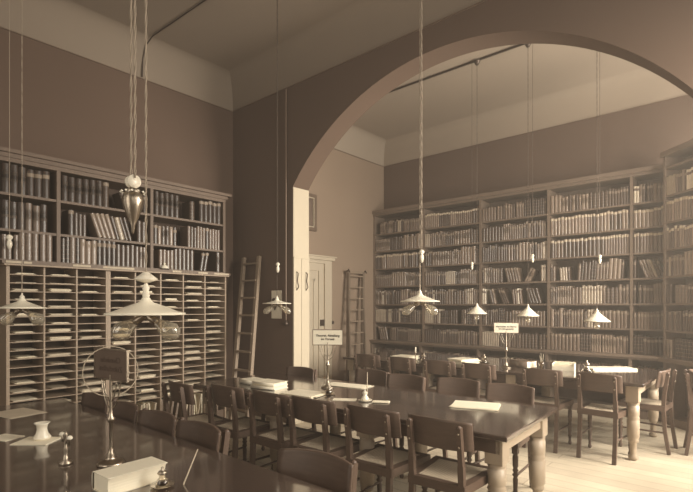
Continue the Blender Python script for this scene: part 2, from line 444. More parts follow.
# loose papers in the slots
def papermesh(wd, n, seed, fold):
    q = random.Random(seed); m = MB(); z = 0
    for i in range(n):
        th = q.uniform(.001, .0045); dx = q.uniform(-.02, .012); a = q.uniform(-.07, .07)
        M = Matrix.Translation((dx, q.uniform(-.01, .01), z)) @ Matrix.Rotation(a, 4, 'Z')
        w2 = wd / 2 * q.uniform(.8, 1); m.box(-.26, 0, -w2, w2, 0, th, q.choice((0, 1, 1)), M); z += th + .0004
    if fold:
        m.tube([(-.01, -wd * .4, z + .012), (-.01, wd * .35, z + .012)], .011, 10)
    o = m.build('paper_bundle', [PAPER, PAPER2]); me = o.data; bpy.data.objects.remove(o); return me
PV = [papermesh(w, n, i, f) for i, (w, n, f) in enumerate(((.22, 2, 0), (.18, 5, 0), (.24, 7, 0), (.2, 4, 1), (.15, 3, 0), (.24, 3, 0), (.22, 9, 0), (.2, 2, 0)))]
PLAB = ['thin sheets', 'stack of papers', 'thick stack of papers', 'papers with a roll', 'narrow papers', 'wide sheets', 'thick bundle', 'few sheets']
q = random.Random(5)
for c, (a, b) in enumerate(bays):
    for r_ in range(NR):
        if q.random() < .14: continue
        k = q.choices(range(8), (3, 4, 2.4, 1, 2, 3, 1.6, 3))[0]
        o = bpy.data.objects.new('paper_bundle', PV[k]); col.objects.link(o)
        o.location = (XP + q.uniform(-.03, .012), (a + b) / 2 + q.uniform(-.012, .012), ZP0 + r_ * dz + .0045)
        o.rotation_euler = (0, 0, q.uniform(-.03, .03))
        tag(o, '%s in the %s slot up, %s pigeonhole column from the picture edge' % (PLAB[k], ordn(r_ + 1), ordn(c + 1)), 'papers', 'papers in the pigeonholes')
# journals standing under the slots
def jmesh(w, h, c, seed):
    m = MB(); m.box(-.22, 0, -w / 2, w / 2, 0, h, 0); 
    m.box(-.215, .001, -w / 2 + .002, w / 2 - .002, h, h + .0015, 1)
    o = m.build('journal', [c, PAPER]); me = o.data; bpy.data.objects.remove(o); return me
JV = [jmesh(w, h, c, 0) for w, h, c in ((.012, .26, PAPER), (.02, .24, PAPER2), (.008, .27, PAPER), (.016, .25, PAPER), (.024, .26, BOOKM[3]), (.01, .23, PAPER2))]
JW = [.012, .02, .008, .016, .024, .01]
for c, (a, b) in enumerate(bays):
    y = a + .006; n = 0; ln = 0
    while c >= 3 and n < 9:
        k = q.randrange(6); L = q.choice((0, 0, 0, -.16, .12)) if n else 0
        adv = JW[k] + .006 + abs(.26 * math.sin(L)) * (1 if L != 0 else 0)
        if y + adv > b - .01: break
        o = bpy.data.objects.new('journal', JV[k]); col.objects.link(o); n += 1
        o.location = (XP - q.uniform(.0, .02), y + JW[k] / 2 + (.26 * math.sin(-L) if L < 0 else 0) * 0 + (abs(.26 * math.sin(L)) if L > 0 else 0), .121)
        o.rotation_euler = (L, 0, 0)
        y += adv
        tag(o, '%s %s standing below the %s pigeonhole column from picture edge' % (ordn(n), ['white journal', 'buff journal', 'thin white journal', 'thick white journal', 'brown folder', 'thin buff journal'][k], ordn(c + 1)), 'journal', 'journals standing under the pigeonholes')

# ------------------------------------------------------------------ far bookcase
YP = 7.73
fb = thing('bookcase', 'tall wide wall bookcase of seven full shelves behind the far reading table', 'bookcase', (-3.1, YF, 0))
PX = [-6.0, -4.83, -3.69, -2.556, -1.426, -.98]
FR = [.875, 1.235, 1.586, 1.94, 2.295, 2.645, 2.99]
def LF(mb): mb.v = [(v[0] + 3.1, v[1] - YF, v[2]) for v in mb.v]; return mb
for i, xx in enumerate(PX):
    xa, xb = (xx + .001, xx + .035) if i == 0 else (xx - .018, xx + .018)
    LF(MB().box(xa, xb, YP - .006, YF - .012, .87, 3.36)).build('side_panel' if i in (0, 5) else 'divider', FCASE, fb)
    LF(MB().box(xa, xb, YP - .1, YF - .012, 0, .81)).build('base_side' if i in (0, 5) else 'base_divider', FCASE, fb)
for zz in FR[1:]:
    for a, b in zip(PX[:-1], PX[1:]):
        a = a + .035 if a == -6.0 else a + .018
        LF(MB().box(a, b - .018, YP, YF - .012, zz - .026, zz)).build('shelf', FCASE, fb)
LF(MB().box(-6.0, -.962, YP - .14, YF - .012, .84, .874).box(-6.0, -.962, YP - .11, YF - .012, .81, .84)).build('ledge', FCASE, fb)
LF(MB().box(-6.0, -.95, YP - .02, YF, 3.36, 3.40).box(-6.0, -.95, YP - .05, YF, 3.40, 3.46)).build('cornice', FCASE, fb)
LF(MB().box(-6.0, -.962, YF - .012, YF, 0, 3.36)).build('back_panel', FCASED, fb)
LF(MB().box(-6.0, -.962, YP - .08, YF - .012, .0, .10)).build('plinth', FCASE, fb)
for a, b in zip(PX[:-1], PX[1:]):
    a = a + .035 if a == -6.0 else a + .018
    LF(MB().box(a, b - .018, YP - .09, YF - .012, .42, .445)).build('base_shelf', FCASE, fb)
rown = ['lowest', 'second', 'third', 'fourth', 'fifth', 'sixth', 'top']
bayn = ['bay by the step ladder', 'second bay', 'middle bay', 'fourth bay', 'bay by the corner case']
for bi in range(5):
    xa, xb = PX[bi] + (.035 if bi == 0 else .018), PX[bi + 1] - .018
    for ri, zz in enumerate(FR):
        hs = (.95, .97, 1, .93, 1, .97, .93)[ri]
        segs = [(0, 1, 0, hs)]
        if ri == 3 and bi in (2,): segs = [(0, .34, 0, .97), (.36, .62, -.22, .95), (.66, .86, .45, .85), (.9, 1, 0, 1)]
        if ri == 2 and bi == 2: segs = [(0, .08, 0, 1), (.10, .24, -.2, .95), (.25, .45, -.4, 1), (.47, .66, -.08, .95), (.68, .95, -.3, .95)]
        if ri == 3 and bi == 3: segs = [(0, .1, 0, .9), (.12, .3, -.06, .8), (.36, .95, .06, 1)]
        if ri == 3 and bi == 4: segs = [(0, .12, 0, 1), (.14, .95, -.33, 1)]
        if ri == 2 and bi == 4: segs = [(0, .1, 0, 1), (.14, 1, 0, 1)]
        if ri == 0 and bi == 0: segs = [(.05, .3, -.25, 1), (.31, 1, 0, .95)]
        if ri == 1 and bi == 1: segs = [(0, .62, 0, .95), (.68, 1, 0, 1)]
        if ri == 6 and bi == 0: segs = [(.1, 1, 0, .9)]
        fill(lambda u, xa=xa: (xa + u, YP + .025), xb - xa, zz + .0005, V_T if ri in (4, 5) and bi in (3, 4) or (ri == 6 and bi == 1) or (ri == 4 and bi == 0) else V_F, '%s shelf, far bookcase, %s' % (rown[ri], bayn[bi]), segs, 0, 100 + bi * 10 + ri)
    for zz in (.10, .445):
        if zz > .3: fill(lambda u, xa=xa: (xa + u, YP - .02), xb - xa, zz + .0005, V_F, 'cupboard shelf below the ledge, %s' % bayn[bi], [(0, 1, 0, 1)], 0, 200 + bi)

# ------------------------------------------------------------------ angled corner bookcase
ANG = R(-43)
cb = thing('bookcase', 'pale angled corner bookcase standing at the end of the far bookcase', 'bookcase', (-1.02, 7.52, 0), ANG)
CW, CD = 1.0, .30
for i, xx in enumerate((0, CW)):
    MB().box(xx - .0 if i == 0 else xx - .03, .03 if i == 0 else xx, 0, CD, 0, 3.5).build('side_panel', FCASE, cb)
for zz in FR[:1] + FR[1:] + [3.36]:
    MB().box(.03, CW - .03, .005, CD - .012, zz - .026, zz).build('shelf', FCASE, cb)
MB().box(.03, CW - .03, .02, CD - .012, 0, .10).build('plinth', FCASE, cb)
MB().box(.03, CW - .03, CD - .012, CD, 0, 3.5).build('back_panel', FCASED, cb)
MB().box(-.02, CW + .02, -.03, CD, 3.5, 3.57).build('cornice', FCASE, cb)
MB().box(-.02, CW + .02, -.06, 0, .82, .87).build('ledge', FCASE, cb)
cx, cy = -1.02, 7.52
for ri, zz in enumerate(FR):
    fill(lambda u: (cx + math.cos(ANG) * (.03 + u) - math.sin(ANG) * .02, cy + math.sin(ANG) * (.03 + u) + math.cos(ANG) * .02), CW - .06, zz + .0005, V_T if ri in (4, 5) else V_F,
         '%s shelf of the angled corner bookcase' % rown[ri], [(0, .12, 0, 1), (.16, .55, 0, (.9, 1, .95, 1, 1, 1, .95)[ri])] if ri in (0, 2) else [(0, 1, 0, .98)], ANG, 300 + ri)

# nearest volumes are things, the far rest is one mass
def matrix_of(b):
    return Matrix.Translation((b['x'], b['y'], b['z'])) @ Matrix.Rotation(b['rz'], 4, 'Z') @ Matrix.Rotation(b['lean'], 4, 'Y') @ Matrix.Diagonal((1, 1, b['s'], 1))
def lift(b):
    # a leaning book stands on one lower edge
    return abs(math.sin(b['lean'])) * b['w'] / 2
fx, fy = -math.sin(R(41.02)), math.cos(R(41.02))
def inview(b):
    z = b['x'] * fx + b['y'] * fy; l = b['x'] * fy - b['y'] * fx
    return z > 0 and abs(l / z) < 346 / 482.3 and b['z'] > .8
for b in BOOKS: b['dist'] = (Vector((b['x'], b['y'], b['z'])) - CAM).length + (0 if inview(b) else 100)
order = sorted(BOOKS, key=lambda b: b['dist'])
single = order[:292]; rest = order[292:]
for b in single:
    o = bpy.data.objects.new('book', b['me']); col.objects.link(o)
    o.location = (b['x'], b['y'], b['z'] + lift(b)); o.rotation_mode = 'XYZ'
    M = Matrix.Rotation(b['rz'], 4, 'Z') @ Matrix.Rotation(b['lean'], 4, 'Y')
    o.rotation_euler = M.to_euler(); o.scale = (1, 1, b['s'])
    tag(o, '%s book, %s on the %s' % (BOOKN[b['mi']], ordn(b['n']), b['where']), 'book', 'bound volumes on the bookcase shelves')
vv = []; ff = []; mm = []; ss = []
mats_all = BOOKM + [GILT, PAPER2]
for b in rest:
    if b['dist'] > 100 and b['z'] > .8 and b['y'] < 4: continue
    M = matrix_of(b); M.translation.z += lift(b); me = b['me']; o_ = len(vv)
    ids = [mats_all.index(x) for x in me.materials]
    vv += [tuple(M @ v.co) for v in me.vertices]
    for p_ in me.polygons:
        ff.append(tuple(i + o_ for i in p_.vertices)); mm.append(ids[p_.material_index]); ss.append(p_.use_smooth)
mb = MB(); mb.v, mb.f, mb.m, mb.s = vv, ff, mm, ss
tag(mb.build('bound_volumes', mats_all), 'rows of bound volumes filling the rest of the far bookcase', 'books', kind='stuff')

# ------------------------------------------------------------------ ladders
def ladder(label, foot, top, width_vec, n, w=.045, d=.03, tread=.07, hooks=False, taper=0):
    F_ = Vector(foot); T = Vector(top) - F_; W = Vector(width_vec)
    t = thing('library_ladder', label, 'ladder', foot)
    for s in (0, 1):
        a = W * s; b = T + W * s - W * taper * (1 if s else -1) * .5
        MB().bar(a, b, w if not hooks else .055, d + .02, 0, up=W).build('rail', LADD if hooks else LADW, t)
    for i in range(n):
        f = (i + .8) / (n + .2)
        p_ = T * f; inset = W * taper * .5 * f
        a = p_ + inset; b = p_ + W - inset
        nrm = T.cross(W).normalized()
        m = MB(); m.bar(a, b, tread, .022, 0, up=(0, 0, 1)); m.build('rung', LADW, t)
    return t, T, W
ladder('tall wooden ladder leaning on the wall between the pigeonholes and the arch', (-5.25, 3.74, .03), (-5.66, 4.265, 2.24), (.34, 0, 0), 9)
t, T, W = ladder('wooden step ladder with hooked top standing beside the far bookcase', (-5.72, 6.61, .03), (-5.90, 6.84, 2.2), (.0, .42, 0), 10, hooks=True)
MB().bar(T + Vector((0, -.05, -.01)), T + W + Vector((0, .05, -.01)), .05, .05).build('top_rail', LADW, t)
for s in (-.05, .45):
    MB().tube([T + Vector((-.0, s, -.01)), T + Vector((.05, s, .03)), T + Vector((.07, s, -.02))], .012, 8).build('hook', IRON, t)
MB().bar(Vector((.1, -.02, .0)), T * .68 + Vector((.03, -.02, 0)), .03, .03).build('front_rail', LADD, t)
MB().bar(Vector((.1, .42, .0)), T * .68 + Vector((.03, .42, 0)), .03, .03).build('front_rail', LADD, t)

# ------------------------------------------------------------------ wall fittings
k = thing('switch_board', 'pale oblong switch board fixed on the dark wall beside the arch', 'switch board', (-5.0, P0, 1.38))
MB().bevbox(-.1, .1, -.02, 0, 0, .38, .004).build('board', SIGNW, k)
for sx in (-.035, .035):
    MB().lathe([(0, 0), (.028, 0), (.03, .012), (.018, .03), (0, .032)], 16, 0, Matrix.Translation((sx, -.02, .25)) @ Matrix.Rotation(PI / 2, 4, 'X')).build('switch', IRON, k)
MB().tube([(-.03, -.03, .2), (0, -.045, .12), (.03, -.03, .2)], .008, 8).build('wire_loop', IRON, k)
k = thing('conduit_pipe', 'thin vertical pipe with a small tap running down the wall beside the arch', 'pipe', (-4.79, P0 - .03, 1.32))
MB().tube([(0, 0, 0), (0, 0, 3.1)], .012, 8).build('pipe', UCASE, k)
MB().lathe([(0, -.03), (.03, -.025), (.035, 0), (.022, .03), (.012, .04)], 14).build('tap', IRON, k)
MB().tube([(-.07, -.01, 0), (.0, -.01, 0)], .008, 8).build('lever', IRON, k)
def conduit(label, pts, r=.012):
    k = tag(MB().tube(pts, r, 8).build('conduit', IRON), label, 'conduit')
conduit('thin dark conduit crossing the near ceiling down to the bookcase wall', [(-3.2, 3.0, 4.885), (-5.72, 2.925, 4.885), (-5.87, 2.92, 4.83), (-5.965, 2.92, 4.68), (-5.98, 2.92, 4.46)], .008)
conduit('long dark conduit carrying the lamp cords under the far ceiling', [(-5.2, 6.1, 4.88), (.3, 6.1, 4.88)], .014)

# ------------------------------------------------------------------ pendant lamps
def twist(m, x, y, z0, z1, r=.0035, mi=0, n=None):
    n = n or max(4, int((z1 - z0) / .03)); 
    for ph in (0, PI):
        m.tube([(x + r * math.cos(ph + i * 1.2), y + r * math.sin(ph + i * 1.2), z0 + (z1 - z0) * i / n) for i in range(n + 1)], r * .8, 5)
    return m
def shade_mb(Rr, h, t=.004):
    return MB().lathe([(.016, h + .02), (.02, h + .01), (.03, h), (Rr * .5, h * .63), (Rr * .8, h * .24), (Rr * .98, .006), (Rr, 0), (Rr - .004, -.003), (Rr * .78, h * .24 - t), (Rr * .49, h * .62 - t), (.026, h - .006), (.014, h)], 40, cap=False)
def bulb(parent, p0, direction, L, r):
    d_ = Vector(direction).normalized(); M = Matrix.Translation(p0) @ d_.to_track_quat('Z', 'Y').to_matrix().to_4x4()
    g = MB().lathe([(.014, .0), (.018, L * .12), (r * .8, L * .42), (r, L * .66), (r * .78, L * .88), (r * .3, L), (0, L * 1.02)], 20, 0, M, cap=False).build('bulb', BULB, parent)
    MB().lathe([(.016, -.035), (.018, -.01), (.016, .012), (.012, .014)], 12, 0, M).build('socket', BRASS, parent)
    c = [M @ Vector((.4 * r * math.cos(a), .4 * r * math.sin(a), L * (.25 + .09 * a / 2))) for a in [i * .8 for i in range(10)]]
    MB().tube(c, .0018, 4).build('filament', PORC, parent)
def pendant(label, x, y, z, Rr, h, bulbs, ceil, wx, wz, heavy=False, cm=CORD, group=None, br=.042):
    t = thing('pendant_lamp', label, 'lamp', (x, y, z), 0, group)
    zt = ceil - z; sl = .085 if heavy == 2 else .045
    shade_mb(Rr, h).build('shade', ENAM, t)
    MB().lathe([(.013, h + .018), (.016, h + .03), (.012, h + sl * .6), (.016, h + sl * .7), (.005, h + sl), (.004, h + sl + .01)], 14).build('stem', PORC, t)
    if heavy == 2: MB().lathe([(.016, h + sl), (.045, h + sl + .01), (.048, h + sl + .016), (.03, h + sl + .03), (.012, h + sl + .045)], 24).build('hook_cover', PORC, t)
    m = MB(); twist(m, 0, 0, h + sl, zt, .0032 if heavy else .0022); m.build('cord', cm, t)
    # counterweight on a loop beside the cord
    cx_, cz = wx - x, wz - z
    if heavy == 2:
        m = MB(); twist(m, cx_ - .018, 0, cz + .09, zt, .0035); m.build('chain', cm, t)
        m = MB(); twist(m, cx_ + .02, 0, cz + .09, zt, .0035); m.build('chain', cm, t)
        Mx = Matrix.Translation((cx_, 0, cz + .075)) @ Matrix.Rotation(PI / 2, 4, 'Y')
        MB().lathe([(0, -.016), (.03, -.016), (.03, -.01), (.022, -.004), (.022, .004), (.03, .01), (.03, .016), (0, .016)], 18, 0, Mx).build('pulley', PORC, t)
        MB().lathe([(0, -.16), (.006, -.15), (.009, -.12), (.026, -.08), (.04, -.04), (.046, -.01), (.042, .015), (.03, .03), (.034, .038), (.016, .046), (.01, .06)], 24, 0, Matrix.Translation((cx_, 0, cz))).build('counterweight', BRASS, t)
        m = MB()
        for a in range(12):
            an = a * PI / 6; m.lathe([(0, -.006), (.006, 0), (0, .006)], 8, 0, Matrix.Translation((cx_ + .05 * math.cos(an), .05 * math.sin(an), cz + .028)))
        m.build('bead_ring', PORC, t)
    else:
        m = MB().tube([(cx_, 0, cz), (cx_, 0, zt)], .0022, 5) if not heavy else twist(MB(), cx_, 0, cz, zt, .0032); m.build('chain', cm, t)
        MB().lathe([(0, -.055), (.01, -.05), (.018, -.02), (.016, .0), (.01, .012), (.02, .025), (.022, .035), (.01, .05), (0, .052)], 16, 0, Matrix.Translation((cx_, 0, cz))).build('counterweight', PORC, t)
    if ceil > 4.8:
        MB().lathe([(.0, zt - .055), (.02, zt - .05), (.035, zt - .02), (.045, zt)], 18).build('ceiling_rose', PORC if heavy else IRON, t)
    if bulbs:
        c = R(41)
        rx, ry = math.cos(c), math.sin(c)      # sideways across the table
        if bulbs == 1: bulb(t, Vector((0, 0, -.0)), (0, 0, -1), .09, br * .8)
        else:
            for s in (-1, 1):
                a = Vector((s * rx * .04, s * ry * .04, -.028))
                MB().tube([(0, 0, h * .6), (s * rx * .02, s * ry * .02, h * .2), a], .006, 8).build('arm', BRASS, t)
                bulb(t, a, (s * rx, s * ry, -.7), .12, br)
    return t
ZCE = ZC
pendant('largest white pendant lamp, ornate drop counterweight above, over the near dark table', -2.014, 1.0, 1.514, .165, .052, 2, ZCE, -2.135, 2.03, 2, CORD)
pendant('white pendant lamp with two clear bulbs close to the picture edge, before the pigeonholes', -3.72, 1.0, 1.535, .14, .045, 2, ZCE, -4.0, 2.0, False, CORD)
pendant('white pendant lamp with double twisted cord and splayed bulbs above the middle reading table', -2.091, 3.3, 1.585, .158, .048, 2, ZCE, -2.075, 1.95, 1, CORD, br=.038)
pendant('small white pendant lamp hanging in front of the pale switch board', -3.826, 3.3, 1.575, .148, .03, 2, ZCE, -3.815, 1.95, False, DCORD, br=.034)
for (x, z, wx, wz), lb in zip(((-2.959, 1.445, -3.033, 2.1), (-2.268, 1.424, -2.211, 2.15), (-1.473, 1.372, -1.444, 2.09)), ('leftmost', 'middle one', 'rightmost')):
    pendant('conical white pendant lamp over the far table, %s of the three' % lb, x, 6.1, z, .14 if x > -2 else .135, .095, 1, 4.87, wx, wz, False, DCORD, 'conical pendant lamps over the far table')

# ------------------------------------------------------------------ tables
def table_leg(parent, x, y, ht, m_):
    m = MB(); m.bevbox(x - .058, x + .058, y - .058, y + .058, ht - .17, ht - .001, .004)
    m.lathe([(.025, 0), (.042, .012), (.046, .03), (.030, .055), (.032, .17), (.044, .185), (.05, .20), (.044, .215), (.056, .235), (.058, .40), (.05, .41), (.060, .425), (.050, .44), (.056, .455), (.057, .55), (.048, ht - .20), (.058, ht - .185), (.05, ht - .17)], 22, 0, Matrix.Translation((x, y, 0)))
    m.build('leg', m_, parent)
def table(label, cx, cy, rz, L, Wd, legs, ht=.785, ins=.11):
    t = thing('reading_table', label, 'table', (cx, cy, 0), rz)
    MB().bevbox(-L / 2, L / 2, -Wd / 2, Wd / 2, ht - .032, ht, .006).build('tabletop', TOP, t)
    a = ht - .032; m = MB(); i = .07
    m.box(-L / 2 + i, L / 2 - i, -Wd / 2 + i, -Wd / 2 + i + .025, a - .10, a).box(-L / 2 + i, L / 2 - i, Wd / 2 - i - .025, Wd / 2 - i, a - .10, a)
    m.build('apron', WOODD, t)
    for s in (-1, 1):
        xa = s * (L / 2 - i); MB().box(min(xa, xa - s * .025), max(xa, xa - s * .025), -Wd / 2 + i, Wd / 2 - i, a - .10, a).build('end_apron', TWOOD, t)
    for lx in legs:
        for s in (-1, 1): table_leg(t, lx * (L / 2 - .11), s * (Wd / 2 - ins), a, TWOOD)
    return t
TA = table('long middle reading table with pale turned legs, ending beside the open floor', -2.72, 3.19, R(2.6), 3.12, 1.06, (-1, -.355, .317, 1), ins=.13)
TB = table('near glossy dark reading table running along the bottom of the picture edge', -2.77, .87, 0, 3.3, 1.2, (-1, 1))
TC = table('far reading table below the three conical lamps', -2.86, 6.13, 0, 3.92, 1.36, (-1, -.286, .33, 1))

# ------------------------------------------------------------------ chairs
def make_chair():
    t = thing('reading_chair', '', 'chair')
    SW = .5
    for s in (-1, 1):
        m = MB(); x = s * .165
        pts = [(x, -.05, 0), (x, -.012, .25), (x, 0, .48), (x, -.008, .62), (x, -.04, .845)]
        for i in range(4): 
            w = .034 if i else .032
            m.bar(pts[i], pts[i + 1], w, .036 if i < 3 else .03, 0, up=(1, 0, 0))
        m.lathe([(.016, 0), (.015, .006), (0, .014)], 10, 0, Matrix.Translation((x, -.041, .845)))
        m.build('rear_leg', WOODD, t)
        m = MB(); fxx = s * .195
        m.bevbox(fxx - .022, fxx + .022, .375, .419, .40, .487, .003)
        m.lathe([(.012, 0), (.018, .01), (.02, .025), (.013, .045), (.016, .09), (.022, .10), (.016, .11), (.020, .20), (.014, .215), (.025, .235), (.014, .25), (.024, .27), (.015, .285), (.022, .30), (.022, .38), (.016, .39), (.021, .40)], 14, 0, Matrix.Translation((fxx, .397, 0)))
        m.build('front_leg', WOODD, t)
    # seat frame ring
    m = MB(); zt, zb = .5, .445
    o = [(-.19, -.018), (.19, -.018), (.225, .425), (-.225, .425)]; i_ = [(-.14, .03), (.14, .03), (.172, .375), (-.172, .375)]
    v = [(x, y, z) for z in (zb, zt) for ring in (o, i_) for x, y in ring]
    f = []
    for k in range(4):
        k2 = (k + 1) % 4
        f += [(k, k2, 8 + k2, 8 + k), (4 + k2, 4 + k, 12 + k, 12 + k2), (8 + k, 8 + k2, 12 + k2, 12 + k), (k2, k, 4 + k, 4 + k2)]
    m.add(v, f); m.build('seat_frame', WOODD, t)
    m = MB(); n = 8; v = []
    for j in range(n + 1):
        for i in range(n + 1):
            a, b = i / n, j / n; hw = .142 + (.174 - .142) * b
            v.append(((a * 2 - 1) * hw, .028 + .349 * b, .499 - .010 * math.sin(PI * a) * math.sin(PI * b)))
    f = [(j * (n + 1) + i, j * (n + 1) + i + 1, (j + 1) * (n + 1) + i + 1, (j + 1) * (n + 1) + i) for j in range(n) for i in range(n)]
    vb = [(x, y, z - .004) for x, y, z in v]; m.add(v, f, 0, True); m.add(vb, [tuple(reversed(q_)) for q_ in f], 0, True)
    m.build('cane_seat', CANE, t)
    # curved backrest board in front of the posts
    m = MB(); n = 14; v = []
    for j, (z, yo) in enumerate(((.69, -.006), (.70, -.008), (.85, -.03), (.862, -.032))):
        for i in range(n + 1):
            x = -.212 + .424 * i / n; y = yo + .02 + 1.15 * x * x * (1 if abs(x) > 0 else 0) - .014
            zz = z + (.010 * (1 - (x / .212) ** 2) if j >= 2 else 0)
            v.append((x, y, zz)); v.append((x, y + .018, zz))
    st = 2 * (n + 1); f = []
    for j in range(3):
        for i in range(n):
            a = j * st + 2 * i; f += [(a, a + 2, a + 2 + st, a + st), (a + 3, a + 1, a + 1 + st, a + 3 + st)]
    for i in range(n):
        f += [(2 * i + 1, 2 * i + 3, 2 * i + 2, 2 * i), (3 * st + 2 * i, 3 * st + 2 * i + 2, 3 * st + 2 * i + 3, 3 * st + 2 * i + 1)]
    for j in range(3): f += [(j * st, j * st + st, j * st + st + 1, j * st + 1), (j * st + 2 * n + 1, j * st + st + 2 * n + 1, j * st + st + 2 * n, j * st + 2 * n)]
    m.add(v, f, 0, True); bk = m.build('backrest', WOODD, t)
    for s in (-1, 1):
        for z, y in ((.73, -.045), (.81, -.057)):
            MB().lathe([(.007, 0), (.007, .003), (0, .006)], 8, 0, Matrix.Translation((s * .165, y + .004, z)) @ Matrix.Rotation(PI / 2, 4, 'X')).build('bolt', BRASS, t)
    # side stretchers
    for s in (-1, 1):
        MB().tube([(s * .165, -.02, .22), (s * .193, .39, .22)], .010, 8).build('stretcher', WOODD, t)
    return t
proto = make_chair(); used = []
def chair(x, y, rz, label, group):
    c = proto if not used else copy_tree(proto)
    used.append(1); c.location = (x, y, 0); c.rotation_euler = (0, 0, rz); tag(c, label, 'chair', group)
near = 'chairs on the camera side of the middle table'
for x, y, rz, lb in (
    (-1.505, 2.56, R(3), 'dark chair, back to us, in front of the open papers at the middle table'),
    (-2.0, 2.53, R(2), 'second chair seen from behind along the middle table, counted from the open floor'),
    (-2.535, 2.50, R(3), 'third chair seen from behind along the middle table, counted from the open floor'),
    (-2.975, 2.46, R(1), 'fourth chair seen from behind along the middle table, counted from the open floor'),
    (-3.50, 2.42, R(3), 'dark chair seen from behind, pulled up below the pile of white books'),
    (-3.97, 2.25, R(-3), 'endmost dark chair of the middle table, in front of the standing journals')):
    chair(x, y, rz, lb, near)
for x, y, rz, lb in (
    (-1.67, 4.10, R(180), 'dark chair facing us across the middle table, right behind the open papers'),
    (-2.17, 4.11, R(182), 'dark chair facing us across the middle table, second from the open floor'),
    (-2.68, 4.00, R(181), 'dark chair facing us across the middle table, third from the open floor'),
    (-3.16, 4.07, R(178), 'dark chair facing us across the middle table, just beside the tall sign stand'),
    (-3.885, 3.72, R(181), 'dark chair facing us, alone before the bright arch pier')):
    chair(x, y, rz, lb, 'chairs on the far side of the middle table')
for x, rz, lb in ((-1.28, -3, 'dark chair standing clear beside the far table end, back to us, cane seat visible'), (-1.84, 2, 'dark chair, back to us, before the white card box on the far table'),
              (-2.58, 0, 'dark chair at the far table just below the small sign stand, back to us'), (-3.10, 2, 'dark chair at the far table in front of the crumpled paper heap'),
              (-3.68, -2, 'dark chair at the far table in front of the thin candlestick'), (-4.26, 0, 'endmost dark chair of the far table, close to the step ladder')):
    chair(x, 5.32, R(rz), lb, 'chairs on the near side of the far table')
for x, y, rz, lb in ((-1.56, 1.60, 186, 'near dark chair back cut off by the bottom of the picture'), (-2.45, 1.56, 180, 'dark chair across the glossy near table, beyond the slim pen'),
              (-2.91, 1.55, 182, 'dark chair across the glossy near table, beyond the thick white book'), (-3.35, 1.54, 178, 'dark chair across the glossy near table, right behind the ringed sign stand'),
              (-3.88, 1.56, 181, 'dark chair across the glossy near table, endmost by the lowest paper slots')):
    chair(x, y, R(rz), lb, 'chairs on the far side of the near glossy table')
chair(-.80, 6.16, R(86), 'pale-lit chair turned sideways at the head of the far table', 'chairs at the head of the far table')
chair(-.60, 6.26, R(-82), 'pale-lit chair cut off by the picture edge, back against another chair', 'chairs at the head of the far table')

# ------------------------------------------------------------------ sign stands
def text(s, size, parent, m_, loc, rot=(PI / 2, 0, 0), ext=.001):
    c = bpy.data.curves.new('lettering', 'FONT'); c.body = s; c.size = size; c.align_x = 'CENTER'; c.align_y = 'CENTER'; c.extrude = ext; c.space_line = 1.1; c.offset = .0006
    o = bpy.data.objects.new('lettering', c); col.objects.link(o); o.parent = parent; o.location = loc; o.rotation_euler = rot; c.materials.append(m_)
    me = bpy.data.meshes.new_from_object(o.evaluated_get(bpy.context.evaluated_depsgraph_get()))
    o2 = bpy.data.objects.new('lettering', me); col.objects.link(o2); o2.parent = parent; o2.location = loc; o2.rotation_euler = rot
    bpy.data.objects.remove(o); bpy.data.curves.remove(c); o2.name = 'lettering'
    return o2
def sign_stand(label, loc, rz, w, h, z0, words, size, dark=False, tilt=0):
    t = thing('sign_stand', label, 'sign', loc, rz)
    MB().lathe([(.0, 0), (.06, 0), (.062, .008), (.05, .016), (.028, .022), (.018, .035), (.022, .045), (.012, .06), (.012, .075)], 24).build('base', BRASS, t)
    MB().lathe([(.008, .07), (.009, .2), (.018, .21), (.02, .222), (.010, .235), (.008, .26), (.007, z0 + .02)], 14).build('pole', BRASS, t)
    for s in (-1, 1):
        for k, (zz, rr) in enumerate(((z0 - .13, .085), (z0 - .10, .055))):
            pts = [(s * (rr * (.15 + .85 * math.sin(a * .5))), -.004 * k, zz + rr * (1 - math.cos(a)) * .8 - rr * .1) for a in [i * .35 for i in range(9)]]
            m = MB().tube(pts, .0032, 7); m.lathe([(0, -.008), (.008, 0), (0, .008)], 10, 0, Matrix.Translation(pts[-1]))
            m.build('scroll_arm', BRASS, t)
    b = MB().box(-w / 2, w / 2, -.004, .004, z0, z0 + h).build('sign_board', SIGND if dark else SIGNW, t)
    m = MB(); e = .006
    for q_ in ((-w / 2 - e, -w / 2, z0 - e, z0 + h + e), (w / 2, w / 2 + e, z0 - e, z0 + h + e), (-w / 2, w / 2, z0 - e, z0), (-w / 2, w / 2, z0 + h, z0 + h + e)):
        m.box(q_[0], q_[1], -.006, .006, q_[2], q_[3])
    m.build('board_frame', BRASS if dark else UCASE, b)
    if dark:
        text(words, size, b, DIML, (0, 0, z0 + h / 2), (PI / 2, 0, PI), .0052)
        ca, sa = math.cos(R(59)), math.sin(R(59))
        pts = [(.12 * math.cos(a) * ca, .12 * math.cos(a) * sa, z0 + h * .26 + .12 * math.sin(a)) for a in [i * 2 * PI / 40 for i in range(41)]]
        MB().tube(pts, .0024, 6, cap=False).build('wire_ring', PAPER2, t)
    else:
        text(words, size, b, DARKL, (0, -.005, z0 + h / 2))
    return t
sign_stand('brass stand with a white two-line sign on the middle table before the door', (-3.085, 3.28, .785), R(36), .275, .135, .405, 'Theoret. Abteilung\nim Vorsaal', .029)
sign_stand('brass stand with a small white sign on the far table, under the conical lamps', (-2.425, 5.80, .785), R(24), .285, .12, .435, 'Nachstellen der Bücher\nist nicht gestattet', .025)
sign_stand('brass stand with a dark sign back and wire ring on the near table', (-2.393, 1.013, .785), R(8), .265, .14, .412, 'Chemische\nZeitschriften', .038, True)

